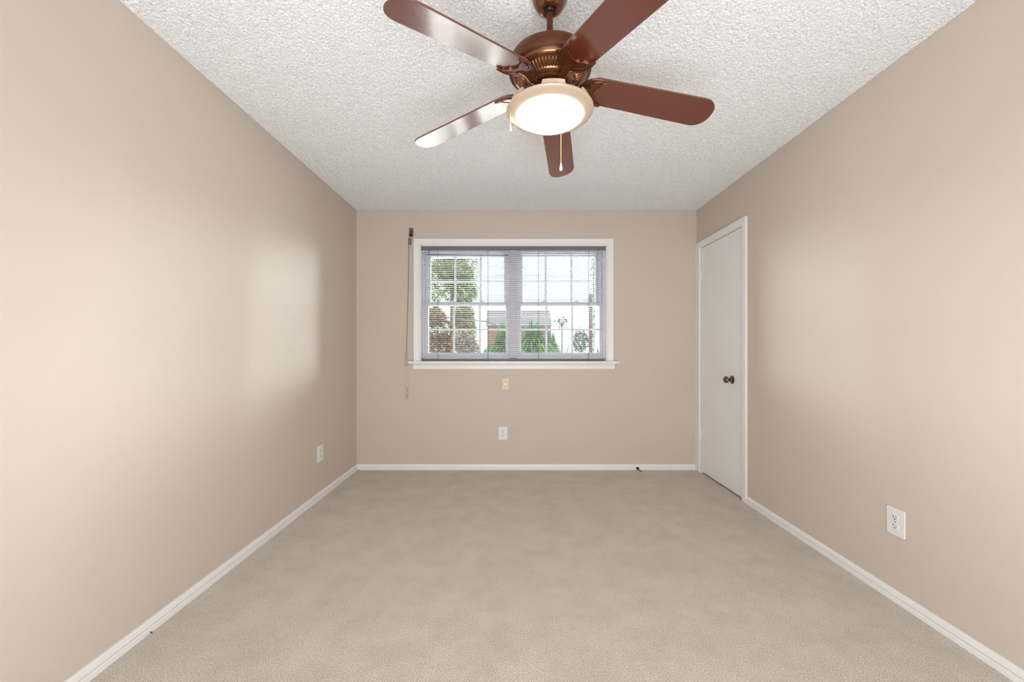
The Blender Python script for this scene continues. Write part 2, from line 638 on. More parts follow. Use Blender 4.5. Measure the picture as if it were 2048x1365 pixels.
# casing: mitred profile, three sides
cw = 0.064
cprof = [(0.0, 0.0), (0.0, 0.012), (0.004, 0.0145), (0.012, 0.0145), (0.016, 0.011), (0.040, 0.0135), (0.046, 0.017), (0.058, 0.019), (0.062, 0.016), (0.064, 0.0)]
b = B()
rings = []
for (cxp, czp, sxn, szn) in ((WX0, WZ0 - 0.0, -1, 0), (WX0, WZ1, -1, 1), (WX1, WZ1, 1, 1), (WX1, WZ0 - 0.0, 1, 0)):
    rings.append([b.verts.new((cxp + sxn * o, D - t, czp + szn * o)) for o, t in cprof])
for k in range(3):
    for i in range(len(cprof) - 1):
        b.faces.new((rings[k][i], rings[k][i + 1], rings[k + 1][i + 1], rings[k + 1][i]))
b.faces.new(rings[0])
b.faces.new(rings[3])
wob('casing', b, M['white'], smooth=True, auto=20)
# jamb liner
b = B()
jt = 0.006
box(b, WX0, WX0 + jt, D - 0.0, D + T, WZ0, WZ1)
box(b, WX1 - jt, WX1, D - 0.0, D + T, WZ0, WZ1)
box(b, WX0 + jt, WX1 - jt, D, D + T, WZ1 - jt, WZ1)
wob('jamb', b, M['white'])
# stool (inside sill) and apron
b = B()
sx0, sx1 = PX(815.5, D - 0.05), PX(1240, D - 0.05)
box(b, sx0, sx1, D - 0.052, D + 0.0, WZ0 - 0.022, WZ0)
box(b, WX0 + 0.0005, WX1 - 0.0005, D, D + T, WZ0 - 0.0215, WZ0)
wob('sill', b, M['white'], bevel=0.005, bseg=3)
b = B()
ap0, ap1 = PX(827), PX(1229)
az1, az0 = WZ0 - 0.0225, PZ(738.8)
prism(b, [(D, az1), (D - 0.024, az1), (D - 0.024, az1 - 0.008), (D - 0.014, az1 - 0.018), (D - 0.012, az0 + 0.004), (D - 0.009, az0), (D, az0)], 'x', ap0, ap1)
wob('apron', b, M['white'], smooth=True, auto=20)

# window unit frame
YF0, YF1 = D + 0.040, D + 0.115
YL, YU = D + 0.055, D + 0.088       # lower / upper sash mid planes
b = B()
fx0, fx1 = WX0 + jt, WX1 - jt
fz0, fz1 = WZ0, WZ1 - jt
fw = 0.022
mx0, mx1 = PX(1020, D + 0.04), PX(1033, D + 0.04)
box(b, fx0, fx0 + fw, YF0, YF1, fz0, fz1)
box(b, fx1 - fw, fx1, YF0, YF1, fz0, fz1)
box(b, fx0 + fw, fx1 - fw, YF0, YF1, fz1 - fw, fz1)
box(b, fx0 + fw, fx1 - fw, YF0, YF1, fz0, fz0 + 0.024)
box(b, mx0, mx1, YF0 - 0.004, YF1, fz0 + 0.024, fz1 - fw)
wob('frame', b, M['vinyl'], bevel=0.002)


def sash(ox0, ox1, oz0, oz1, gx0, gx1, gz0, gz1, y, muntx, muntz, name, locks=()):
    """outer and glass rectangles in metres; muntins at given positions"""
    b = B()
    y0, y1 = y - 0.015, y + 0.015
    box(b, ox0, gx0, y0, y1, oz0, oz1)
    box(b, gx1, ox1, y0, y1, oz0, oz1)
    box(b, gx0, gx1, y0, y1, oz0, gz0)
    box(b, gx0, gx1, y0, y1, gz1, oz1)
    s = wob(name, b, M['vinyl'], bevel=0.003)
    b = B()
    for mxp in muntx:
        box(b, mxp - 0.0095, mxp + 0.0095, y - 0.005, y + 0.005, gz0, gz1)
    zz = muntz
    xs = [gx0] + [q for q in muntx] + [gx1]
    for i in range(len(xs) - 1):
        a = xs[i] + (0.0095 if i else 0)
        c = xs[i + 1] - (0.0095 if i < len(xs) - 2 else 0)
        box(b, a, c, y - 0.005, y + 0.005, zz - 0.0085, zz + 0.0085)
    wob('muntin_grid', b, M['vinyl'], parent=s)
    b = B()
    box(b, gx0 - 0.004, gx1 + 0.004, y + 0.007, y + 0.010, gz0 - 0.004, gz1 + 0.004)
    wob('pane', b, M['glass'], parent=s)
    for lx in locks:
        b = B()
        box(b, lx - 0.018, lx + 0.018, y0 - 0.001, y0 + 0.012, oz1, oz1 + 0.007)
        lathe(b, [(0.008, oz1 + 0.006), (0.008, oz1 + 0.012)], 16, center=(lx, y0 + 0.006))
        box(b, lx - 0.004, lx + 0.020, y0 - 0.004, y0 + 0.004, oz1 + 0.008, oz1 + 0.0115)
        wob('sash_lock', b, M['vinyl'], parent=s)
    return s


for (ux, u, l, lk) in ((0, (862, 1008, 910.5, 961.5), (857.5, 1011.5, 907.8, 960), (904, 964)),
                       (1, (1045, 1190, 1091.3, 1142.7), (1042, 1198, 1092.7, 1144.3), (1087, 1152))):
    ox0 = fx0 + fw + 0.001 if ux == 0 else mx1 + 0.001
    ox1 = mx0 - 0.001 if ux == 0 else fx1 - fw - 0.001
    mzt = PZ(604.5, YL - 0.015)
    # upper
    sash(ox0, ox1, PZ(613, YU), fz1 - fw - 0.001, PX(u[0], YU), PX(u[1], YU), PZ(605.5, YU - .015), PZ(516, YU),
         YU + 0.002, [PX(u[2], YU), PX(u[3], YU)], PZ(563.5, YU), 'upper_sash')
    sash(ox0, ox1, fz0 + 0.0255, mzt, PX(l[0], YL), PX(l[1], YL), PZ(706, YL), PZ(612.5, YL),
         YL + 0.0, [PX(l[2], YL), PX(l[3], YL)], PZ(659.5, YL), 'lower_sash', [PX(q, YL) for q in lk])

# ------------------------------------------------------------------ venetian blind
YB = D + 0.012
blind = thing('venetian_blind', 'grey metal mini blind lowered across the whole window with open slats', 'blind', ((WX0 + WX1) / 2, YB, WZ0))
BOFF = Matrix.Translation((-(WX0 + WX1) / 2, -YB, -WZ0))


def bob(name, bm, m, **kw):
    xform(bm, BOFF)
    return obj(name, bm, m, blind, **kw)


hx0, hx1 = WX0 + jt + 0.001, WX1 - jt - 0.002
hz1, hz0 = WZ1 - jt - 0.001, PZ(500.3, YB)
b = B()
prism(b, [(YB - 0.016, hz0 + 0.006), (YB - 0.012, hz0), (YB + 0.014, hz0), (YB + 0.014, hz1), (YB + 0.010, hz1), (YB + 0.010, hz0 + 0.004), (YB - 0.010, hz0 + 0.004), (YB - 0.012, hz1 - 0.002), (YB - 0.016, hz1 - 0.002)], 'x', hx0, hx1)
box(b, hx0, hx0 + 0.004, YB - 0.018, YB + 0.016, hz0 - 0.003, hz1)
box(b, hx1 - 0.004, hx1, YB - 0.018, YB + 0.016, hz0 - 0.003, hz1)
bob('headrail', b, M['rail'])
bx0, bx1 = PX(843.5, YB), PX(1208.5, YB)
brz0 = WZ0 + 0.004
b = B()
prism(b, [(YB - 0.013, brz0 + 0.003), (YB - 0.010, brz0), (YB + 0.010, brz0), (YB + 0.013, brz0 + 0.003), (YB + 0.013, brz0 + 0.013), (YB + 0.009, brz0 + 0.017), (YB - 0.009, brz0 + 0.017), (YB - 0.013, brz0 + 0.013)], 'x', bx0, bx1)
bob('bottom_rail', b, M['rail'], smooth=True, auto=20)
# slats: one patterned part
b = B()
z = brz0 + 0.017 + 0.006
step = 0.01955
while z < hz0 - 0.008:
    tilt = math.radians(1.5)
    pts = []
    for k in range(7):
        q = (k / 6.0 - 0.5) * 0.025
        crown = 0.0016 * (1 - (q / 0.0125) ** 2)
        pts.append((YB + q, z + crown + q * math.tan(tilt)))
    lo = [(p[0], p[1] - 0.0005) for p in pts]
    prism(b, pts + lo[::-1], 'x', bx0 + 0.001, bx1 - 0.001)
    z += step
bob('slats', b, M['slat'])
for u in (875.5, 976, 1077, 1177.3):
    x = PX(u, YB)
    b = B()
    tube(b, [(x, YB - 0.0145, hz0), (x, YB - 0.0145, brz0 + 0.012)], 0.0011, 6)
    tube(b, [(x, YB + 0.0145, hz0), (x, YB + 0.0145, brz0 + 0.012)], 0.0011, 6)
    tube(b, [(x, YB - 0.0145, brz0 + 0.012), (x, YB - 0.0145, brz0 - 0.001), (x, YB - 0.002, brz0 - 0.002)], 0.0022, 6)
    bob('ladder_cord', b, M['cord'])
x = PX(1194.5, YB)
b = B()
tube(b, [(x, YB - 0.019, hz0 + 0.004), (x, YB - 0.019, PZ(640, YB)), (x + 0.001, YB - 0.019, PZ(700, YB))], 0.0014, 6)
lathe(b, [(0.002, PZ(697, YB)), (0.0045, PZ(701, YB)), (0.005, PZ(705, YB)), (0.003, PZ(706, YB))], 12, center=(x + 0.001, YB - 0.019))
bob('lift_cord', b, M['cord'])
b = B()
wx = PX(858.5, YB)
wz = PZ(511, YB)
tube(b, [(wx, YB - 0.020, hz0 + 0.003), (wx, YB - 0.020, wz + 0.012), (wx - 0.002, YB - 0.020, wz + 0.004), (wx + 0.004, YB - 0.020, wz)], 0.0022, 8)
tube(b, [(PX(854, YB), YB - 0.020, wz + 0.002), (PX(1017, YB), YB - 0.020, wz - 0.004)], 0.0032, 8)
bob('tilt_wand', b, M['cord'], smooth=True)

# ------------------------------------------------------------------ drapery cord hanging left of the window
YC = D - 0.022
cord = thing('drapery_cord', 'old drapery pull cord hanging from a small metal bracket left of the window', 'cord', (PX(820, YC), D, PZ(800, YC)))
COFF = Matrix.Translation((-PX(820, YC), -D, -PZ(800, YC)))


def cob(name, bm, m, **kw):
    xform(bm, COFF)
    return obj(name, bm, m, cord, **kw)


b = B()
box(b, PX(818), PX(826.8), D - 0.003, D, PZ(474), PZ(456))
cob('mounting_plate', b, M['steel'], bevel=0.001)
b = B()
# hook and pulleys
px = PX(822, YC)
tube(b, [(px + 0.002, D - 0.002, PZ(462)), (px + 0.002, YC - 0.006, PZ(463)), (px - 0.002, YC - 0.008, PZ(468)), (px + 0.006, YC - 0.004, PZ(472)), (px - 0.006, YC, PZ(475))], 0.005, 8)
for dx, dz in ((-0.012, 470), (0.010, 471)):
    c = B()
    lathe(c, [(0.009, -0.004), (0.009, -0.002), (0.006, 0), (0.009, 0.002), (0.009, 0.004)], 20)
    xform(c, Matrix.Translation((px + dx * 0.8, YC, PZ(dz, YC))) @ Matrix.Rotation(PI / 2, 4, 'Y'))
    me = bpy.data.meshes.new('tmp')
    c.to_mesh(me)
    c.free()
    b.from_mesh(me)
    bpy.data.meshes.remove(me)
cob('pulley_hook', b, M['blackmetal'], smooth=True)
b = B()
tube(b, [(PX(818, YC), YC, PZ(476, YC)), (PX(818, YC), YC, PZ(490, YC))], 0.0042, 8)
tube(b, [(PX(821.5, YC), YC, PZ(476, YC)), (PX(821.3, YC), YC, PZ(490, YC))], 0.0042, 8)
cob('cord_clip', b, M['blackmetal'], smooth=True)
b = B()
tube(b, [(PX(819.8, YC - .008), YC - 0.008, PZ(474, YC)), (PX(819.3, YC - .008), YC - 0.008, PZ(560, YC)), (PX(816.5, YC), YC, PZ(660, YC)), (PX(814.5, YC), YC, PZ(713, YC))], 0.0024, 8)
o = cob('pull_cord', b, M['palecord'], smooth=True)
o['label'] = 'pale front cord'
b = B()
tube(b, [(PX(817.6, YC), YC, PZ(489, YC)), (PX(817.0, YC), YC, PZ(560, YC)), (PX(813.8, YC), YC + 0.004, PZ(660, YC)), (PX(812.6, YC), YC + 0.004, PZ(713, YC))], 0.0024, 8)
o = cob('pull_cord', b, M['rail'], smooth=True)
o['label'] = 'dark grey back cord'
b = B()
YD = D - 0.062
lathe(b, [(0.006, PZ(733.5, YD)), (0.0095, PZ(730, YD)), (0.0095, PZ(716, YD)), (0.006, PZ(711.5, YD))], 20, center=(PX(812.8, YD), YD + 0.0))
cob('sleeve', b, M['clearcord'], smooth=True)
b = B()
tube(b, [(PX(812.6, YC), YC + 0.004, PZ(713, YC)), (PX(812.8, YD), YD, PZ(716, YD)), (PX(813.4, YD), YD, PZ(733, YD)), (PX(813.6, YD), YD + 0.01, PZ(760, YD)), (PX(813.6, YD), YD + 0.02, PZ(776, YD))], 0.0032, 8)
cob('lower_cord', b, M['palecord'], smooth=True)
b = B()
tube(b, [(PX(813.6, YD), YD + 0.02, PZ(774, YD)), (PX(811.6, YD), YD + 0.022, PZ(784, YD)), (PX(810.6, YD), YD + 0.022, PZ(801, YD))], 0.0024, 8)
tube(b, [(PX(813.6, YD), YD + 0.02, PZ(774, YD)), (PX(815.2, YD), YD + 0.022, PZ(782, YD)), (PX(814.2, YD), YD + 0.022, PZ(797, YD)), (PX(811.2, YD), YD + 0.022, PZ(799.5, YD))], 0.0022, 8)
cob('end_loop', b, M['clearcord'], smooth=True)


# ------------------------------------------------------------------ outlets
def outlet(label, loc, rotz, w=0.086, h=0.124):
    """plate in local xz plane, facing local -y"""
    t = thing('wall_outlet', label, 'outlet', loc, group='white electrical outlets on the walls')
    t.rotation_euler = (0, 0, rotz)
    b = B()
    n = 5
    pts = []
    r = 0.006
    for cxx, czz, a0 in ((w / 2 - r, h / 2 - r, 0), (-w / 2 + r, h / 2 - r, 90), (-w / 2 + r, -h / 2 + r, 180), (w / 2 - r, -h / 2 + r, 270)):
        for k in range(n):
            a = math.radians(a0 + 90 * k / (n - 1))
            pts.append((cxx + r * math.cos(a), czz + r * math.sin(a)))
    prism(b, pts, 'y', -0.006, 0)
    obj('cover_plate', b, M['plate'], t, bevel=0.0025, bseg=3)
    for zc in (0.0195, -0.0195):
        b = B()
        pts = []
        for k in range(32):
            a = 2 * PI * k / 32
            x, z = 0.0175 * math.cos(a), 0.0175 * math.sin(a)
            z = max(-0.0135, min(0.0135, z))
            pts.append((x, z + zc))
        prism(b, pts, 'y', -0.0085, -0.005)
        s = obj('receptacle', b, M['plate'], t, bevel=0.0006)
        b = B()
        box(b, -0.0078, -0.0052, -0.0089, -0.0080, zc - 0.001, zc + 0.0085)
        box(b, 0.0052, 0.0074, -0.0089, -0.0080, zc + 0.0, zc + 0.0075)
        c = [(0.0032 * math.cos(2 * PI * k / 12), zc - 0.0072 + 0.0032 * math.sin(2 * PI * k / 12)) for k in range(12)]
        prism(b, c, 'y', -0.0089, -0.0080)
        obj('slots', b, M['slot'], s)
    b = B()
    c = [(0.0028 * math.cos(2 * PI * k / 12), 0.0028 * math.sin(2 * PI * k / 12)) for k in range(12)]
    prism(b, c, 'y', -0.0072, -0.005)
    obj('screw', b, M['steel'], t)
    return t


outlet('white duplex outlet low on the window wall below the ivory plate', (PX(1006), D, PZ(867)), 0)
yl = F * 1.4645 / (CX - 639.6)
outlet('white duplex outlet low on the left wall near the far corner', (XL, yl, EYE - (907 - CY) * yl / F), PI / 2)
yr = F * XR / (1793 - CX)
outlet('white duplex outlet low on the right wall', (XR, yr, EYE - (1044.5 - CY) * yr / F), -PI / 2)
t = thing('cable_plate', 'ivory blank plate with a cable jack just below the window sill', 'wall plate', (PX(1011), D, PZ(768.5)))
b = B()
box(b, -0.035, 0.035, -0.006, 0, -0.058, 0.058)
obj('cover_plate', b, M['ivory'], t, bevel=0.003, bseg=3)
b = B()
lathe(b, [(0.0065, 0.005), (0.0065, 0.009), (0.0048, 0.009), (0.0048, 0.015)], 20)
xform(b, Matrix.Rotation(PI / 2, 4, 'X'))
obj('cable_jack', b, M['nickel'], t, smooth=True)
for s in (1, -1):
    b = B()
    lathe(b, [(0.0035, 0.005), (0.0035, 0.007), (0.002, 0.0078)], 16)
    xform(b, Matrix.Translation((0, 0, 0.042 * s)) @ Matrix.Rotation(PI / 2, 4, 'X'))
    obj('screw', b, M['ivory'], t)

# black cable stub coming out of the baseboard
xs = PX(1275.3, D - .02)
t = thing('cable_stub', 'short black cable end poking out of the baseboard under the window', 'cable', (xs, D - 0.016, 0.0))
b = B()
lathe(b, [(0.0, 0.0), (0.0135, 0.0), (0.0135, 0.004), (0.010, 0.0055), (0.0, 0.0055)], 24, cap=False)
xform(b, Matrix.Translation((0, 0.001, 0.0165)) @ Matrix.Rotation(PI / 2, 4, 'X'))
obj('grommet', b, M['rubber'], t, smooth=True)
b = B()
tube(b, [(0.0, -0.003, 0.0165), (0.003, -0.016, 0.014), (0.008, -0.028, 0.0075), (0.016, -0.040, 0.0045), (0.026, -0.046, 0.0038)], 0.0036, 10)
obj('cable_end', b, M['cable'], t, smooth=True)
# small dark fluff on the carpet
def debris(label, u, v, s):
    y = F * EYE / (v - CY)
    x = (u - CX) * y / F
    t = thing('carpet_fluff', label, 'debris', (x, y, 0.0))
    b = B()
    tube(b, [(-0.5 * s, 0, 0.0025), (-0.1 * s, 0.12 * s, 0.005), (0.25 * s, 0.02 * s, 0.003), (0.5 * s, 0.15 * s, 0.0035)], [0.0008, 0.002, 0.0022, 0.0008], 6)
    obj('tuft', b, M['cable'], t)
debris('tiny dark fluff on the carpet beside the left baseboard in the foreground', 301.5, 1268, 0.012)
debris('tiny dark speck on the carpet in the far left corner', 717, 941.2, 0.012)

# ------------------------------------------------------------------ ceiling fan
FX, FY = 0.1375, 1.466
HB = 0.952            # blade plane above eye
S = 1.0
fan = thing('ceiling_fan', 'brown five blade ceiling fan with a lit bowl light', 'ceiling fan', (FX, FY, H))


def zr(h):            # height above eye -> local z under the ceiling
    return EYE + h - H


# canopy
b = B()
lathe(b, [(0.0, 0.0), (0.066, 0.0), (0.067, -0.006), (0.064, -0.022), (0.056, -0.040), (0.045, -0.055), (0.036, -0.062), (0.030, -0.064), (0.024, -0.058), (0.0, -0.058)], 64, cap=False)
obj('canopy', b, M['bronze'], fan, smooth=True, auto=50)
b = B()
lathe(b, [(0.0, -0.04), (0.022, -0.046), (0.023, -0.056), (0.018, -0.066), (0.0125, -0.070), (0.0, -0.070)], 32, cap=False)
obj('hanger_ball', b, M['blackmetal'], fan, smooth=True)
b = B()
lathe(b, [(0.0115, -0.06), (0.0115, zr(1.055))], 24)
obj('downrod', b, M['bronze_matte'], fan, smooth=True)

# motor housing
b = B()
lathe(b, [(0.0, zr(1.080)), (0.022, zr(1.080)), (0.030, zr(1.074)), (0.070, zr(1.070)), (0.120, zr(1.063)), (0.142, zr(1.054)), (0.149, zr(1.040)), (0.151, zr(1.015)), (0.149, zr(1.006)), (0.143, zr(1.002)), (0.139, zr(1.004)), (0.136, zr(1.000)), (0.130, zr(0.999)), (0.0, zr(0.999))], 96, cap=False)
obj('motor_housing', b, M['bronze_matte'], fan, smooth=True, auto=35)


def ribs(r, z, a):
    if 0.094 < r < 0.117:
        q = math.cos(60 * a)
        k = 0.0026 * (q if q > -0.2 else -0.2) 
        return r + k * 0.5, z - k
    return r, z


b = B()
pr = [(0.136, zr(1.003)), (0.1355, zr(0.997)), (0.130, zr(0.992)), (0.124, zr(0.989)), (0.118, zr(0.987)), (0.1165, zr(0.986)), (0.110, zr(0.981)), (0.102, zr(0.975)), (0.0945, zr(0.971)), (0.093, zr(0.970)), (0.090, zr(0.964)), (0.080, zr(0.962)), (0.076, zr(0.955)), (0.0, zr(0.955))]
lathe(b, pr, 720, mod=ribs, cap=False)
obj('vent_ring', b, M['gold'], fan, smooth=True, auto=60)
# scalloped flywheel
b = B()
lathe(b, [(0.0, zr(0.957)), (0.080, zr(0.957)), (0.082, zr(0.953)), (0.082, zr(0.948)), (0.078, zr(0.945)), (0.0, zr(0.945))], 240, mod=lambda r, z, a: (r * (1 + 0.045 * abs(math.sin(10 * a))) if r > 0.01 else r, z), cap=False)
obj('flywheel', b, M['bronze'], fan, smooth=True, auto=35)
b = B()
lathe(b, [(0.0, zr(0.946)), (0.046, zr(0.946)), (0.048, zr(0.940)), (0.052, zr(0.932)), (0.060, zr(0.920)), (0.066, zr(0.905)), (0.066, zr(0.873)), (0.0, zr(0.873))], 64, cap=False)
obj('switch_housing', b, M['bronze'], fan, smooth=True, auto=35)

# light kit: cream pan with raised tabs
b = B()


def tabs(r, z, a):
    if z > zr(0.8757):
        q = math.cos(6 * (a - PI / 2))
        s = max(0.0, min(1.0, (q + 0.12) * 6 + 0.5))
        return r + 0.002 * s, z + (0.0155 * s)
    return r, z


pan = [(0.060, zr(0.874)), (0.122, zr(0.874)), (0.132, zr(0.8765)), (0.137, zr(0.878)), (0.1425, zr(0.8775)), (0.1445, zr(0.8745)), (0.154, zr(0.8725)), (0.1575, zr(0.870)),
       (0.1580, zr(0.866)), (0.155, zr(0.8625)), (0.146, zr(0.859)), (0.134, zr(0.8545)), (0.127, zr(0.8525)), (0.123, zr(0.8525)), (0.121, zr(0.856)), (0.121, zr(0.864)), (0.060, zr(0.868))]
lathe(b, pan, 240, mod=tabs, cap=False)
ring = obj('light_pan', b, M['cream'], fan, smooth=True, auto=45)
b = B()
bp = []
for k in range(13):
    a = k / 12 * PI / 2
    bp.append((0.1205 * math.cos(a), zr(0.858) - 0.040 * math.sin(a)))
bp[-1] = (0.0005, bp[-1][1])
lathe(b, [(0.0005, zr(0.866)), (0.1195, zr(0.866))] + bp, 96, cap=False)
obj('light_bowl', b, M['bowl'], fan, smooth=True, auto=0)


# pull chains
def chain(u, v0, v1, y, label, pm):
    """beaded chain seen at column u from row v0 to pendant end v1, hanging at depth y"""
    x = (u - CX) * y / F - FX
    yy = y - FY
    z0 = zr((CY - v0) * y / F)
    z1 = zr((CY - v1) * y / F)
    pl = 0.032
    b = B()
    tube(b, [(x, yy, z0), (x, yy, z1 + pl)], 0.0006, 6)
    zz = z0
    while zz > z1 + pl:
        lathe(b, [(0.0003, zz + 0.0013), (0.0011, zz + 0.0008), (0.0014, zz), (0.0011, zz - 0.0008), (0.0003, zz - 0.0013)], 8, center=(x, yy))
        zz -= 0.0042
    c = obj('pull_chain', b, M['brass'], fan, smooth=True)
    b = B()
    lathe(b, [(0.0008, z1 + pl), (0.0022, z1 + pl - 0.003), (0.0028, z1 + pl - 0.010), (0.0055, z1 + 0.012), (0.0062, z1 + 0.007), (0.0048, z1 + 0.002), (0.001, z1)], 24, center=(x, yy))
    obj('pull_pendant', b, pm, c, smooth=True, auto=0)
    return c


c = chain(1020.2, 205, 265, 1.45, '', M['wood_bead'])
c['label'] = 'short pull chain on the left'
c = chain(1122, 225, 342, 1.585, '', M['plate'])
c['label'] = 'long pull chain below the bowl'

# blades
RT = 0.634
TH0 = math.radians(78.75)
PIT = math.radians(-11.9)
DROOP = 0.123


def blade_outline():
    pts = []
    r0, w0, w1 = 0.130, 0.0575, 0.0640
    # root: rounded corners
    def wid(r):
        return w0 + (w1 - w0) * (r - r0) / (RT - r0)
    n = 12
    cr = 0.050
    up = []
    for k in range(n + 1):
        a = PI - (PI / 2) * k / n
        up.append((r0 + cr + cr * math.cos(a), (w0 - cr) + cr * math.sin(a)))
    ct = 0.056
    for k in range(n + 1):
        a = PI / 2 - (PI / 2) * k / n
        up.append((RT - ct + ct * math.cos(a), (w1 - ct) + ct * math.sin(a)))
    dn = [(r, -s) for r, s in up[::-1]]
    return up + dn


def bracket_outline():
    """crescent hugging the blade root, with a wavy inner edge"""
    up = []
    # outer edge from arm to prong tip
    outer = [(0.108, 0.010), (0.112, 0.022), (0.124, 0.038), (0.142, 0.0515), (0.165, 0.0575), (0.190, 0.0580), (0.206, 0.0565)]
    inner = [(0.2075, 0.0530), (0.198, 0.0480), (0.187, 0.0450), (0.1815, 0.0370), (0.1785, 0.0270), (0.171, 0.0190), (0.166, 0.0100), (0.165, 0.0)]
    def cr(P, n=5):
        out = []
        for i in range(len(P) - 1):
            p0 = P[max(i - 1, 0)]; p1 = P[i]; p2 = P[i + 1]; p3 = P[min(i + 2, len(P) - 1)]
            for k in range(n):
                t = k / n
                out.append(tuple(0.5 * ((2 * p1[j]) + (-p0[j] + p2[j]) * t + (2 * p0[j] - 5 * p1[j] + 4 * p2[j] - p3[j]) * t * t + (-p0[j] + 3 * p1[j] - 3 * p2[j] + p3[j]) * t ** 3) for j in (0, 1)))
        out.append(P[-1])
        return out
    up = cr(outer) + cr(inner)
    dn = [(r, -s) for r, s in up[:-1][::-1]]
    return up + dn, cr(outer), cr(inner)


def place(i):
    a = TH0 - i * 2 * PI / 5
    return Matrix.Translation((0, 0, zr(HB))) @ Matrix.Rotation(a, 4, 'Z') @ Matrix.Translation((0.2, 0, 0)) @ Matrix.Rotation(math.atan(DROOP), 4, 'Y') @ Matrix.Rotation(PIT, 4, 'X') @ Matrix.Translation((-0.2, 0, 0))


for i in range(5):
    b = B()
    prism(b, blade_outline(), 'z', -0.003, 0.003)
    xform(b, place(i))
    bl = obj('fan_blade', b, M['blade'], fan, bevel=0.0012)
    b = B()
    out, oe, ie = bracket_outline()
    prism(b, out, 'z', -0.0085, -0.0035)
    for sgn in (1, -1):
        tube(b, [(r, s * sgn, -0.0085) for r, s in oe], 0.0028, 8)
        tube(b, [(r, s * sgn, -0.0085) for r, s in ie], 0.0018, 8)
        # inner relief line parallel to the outer edge
        tube(b, [(0.132, 0.018 * sgn, -0.0085), (0.144, 0.034 * sgn, -0.0095), (0.162, 0.046 * sgn, -0.0095), (0.184, 0.051 * sgn, -0.0085)], [0.0015, 0.0028, 0.0028, 0.0012], 8)
    # arm
    xform(b, place(i))
    a = TH0 - i * 2 * PI / 5
    R = Matrix.Rotation(a, 4, 'Z')
    P = place(i)
    Pi = P.inverted()
    pA = [Vector((0.060, 0, zr(0.943))), Vector((0.075, 0, zr(0.940))), Vector((0.092, 0, zr(0.940)))]
    pA = [R @ v for v in pA]
    pB = [P @ Vector((0.118, 0, -0.0065)), P @ Vector((0.145, 0, -0.0068))]
    side = R @ Vector((0, 1, 0))
    pts = pA + pB
    wd = [0.017, 0.014, 0.012, 0.020, 0.030]
    th = [0.005, 0.006, 0.007, 0.005, 0.003]
    rings = []
    for p, ww, tt in zip(pts, wd, th):
        rg = []
        for k in range(12):
            an = 2 * PI * k / 12
            rg.append(b.verts.new(p + side * ww * math.cos(an) + Vector((0, 0, tt * math.sin(an)))))
        rings.append(rg)
    for k in range(len(rings) - 1):
        for j in range(12):
            b.faces.new((rings[k][j], rings[k][(j + 1) % 12], rings[k + 1][(j + 1) % 12], rings[k + 1][j]))
    b.faces.new(rings[0]); b.faces.new(rings[-1][::-1])
    obj('blade_bracket', b, M['bronze'], bl, smooth=True, auto=50)

# ------------------------------------------------------------------ garden outside
random.seed(7)
GZ = -0.25
b = B()
box(b, -30, 30, D + T, 60, GZ - 0.2, GZ)  # unseen ground made near white to brighten the fan blade reflections
o = obj('ground', b, M['ground'])
o['kind'] = 'structure'; o['label'] = 'light-bouncing pale patio outside the window'; o['category'] = 'ground'


def leaves(b, rnd, cen, rad, n, size, droop=0.0):
    for _ in range(n):
        while True:
            p = Vector((rnd.uniform(-1, 1), rnd.uniform(-1, 1), rnd.uniform(-1, 1)))
            if p.length <= 1:
                break
        rag = 0.80 + 0.45 * abs(math.sin(5.3 * p.x + 3.1 * p.z + 1.7) * math.cos(4.1 * p.z - 2.9 * p.y))
        p = p.normalized() * (p.length ** 0.6) * rag
        c = Vector(cen) + Vector((p.x * rad[0], p.y * rad[1], p.z * rad[2]))
        s = size * rnd.uniform(0.6, 1.4)
        m = Matrix.Rotation(rnd.uniform(0, 2 * PI), 4, 'Z') @ Matrix.Rotation(rnd.uniform(-1.2, 1.2), 4, 'X') @ Matrix.Rotation(rnd.uniform(-1.2, 1.2), 4, 'Y')
        q = [Vector((-s, 0, 0)), Vector((0, -s * 0.4, s * 0.12)), Vector((s, 0, 0)), Vector((0, s * 0.4, s * 0.12))]
        vs = [b.verts.new(c + m @ v) for v in q]
        b.faces.new((vs[0], vs[1], vs[2]))
        b.faces.new((vs[0], vs[2], vs[3]))


def bush(name, label, cat, blobs, n, size, m, trunk, group=None, seed=1):
    """blobs: (x,y,z,rx,ry,rz); trunk: list of polylines with radius"""
    rnd = random.Random(seed)
    bx, by = blobs[0][0], blobs[0][1]
    t = thing(name, label, cat, (bx, by, GZ), group=group)
    b = B()
    for bl in blobs:
        leaves(b, rnd, (bl[0] - bx, bl[1] - by, bl[2] - GZ), bl[3:6], n, size)
    obj('foliage', b, m, t)
    b = B()
    for pts, r in trunk:
        tube(b, [(p[0] - bx, p[1] - by, p[2] - GZ) for p in pts], r, 8)
    obj('trunk' if cat == 'tree' else 'stem', b, M['bark'], t, smooth=True)
    return t


# tall tree behind the left panes
ty = 11.5
tx = PX(905, ty)
K = ty / 9.5
bush('leafy_tree', 'leafy green tree behind the upper left window panes', 'tree',
     [(tx, ty, PZ(520, ty), 0.62 * K, 0.5, 0.65 * K), (tx - 0.4, ty, PZ(560, ty), 0.5 * K, 0.5, 0.5 * K), (tx + 0.3, ty + .2, PZ(580, ty), 0.34 * K, 0.4, 0.36 * K), (tx - 0.2, ty, PZ(470, ty), 0.6 * K, 0.5, 0.6 * K), (tx + 0.1, ty, PZ(545, ty), 0.45 * K, 0.4, 0.4 * K)],
     3200, 0.034, M['tree_leaf'],
     [([(tx, ty, GZ), (tx - 0.05, ty, 1.2), (tx, ty, PZ(560, ty)), (tx - 0.2, ty, PZ(480, ty))], [0.06, 0.05, 0.04, 0.02])], seed=3)
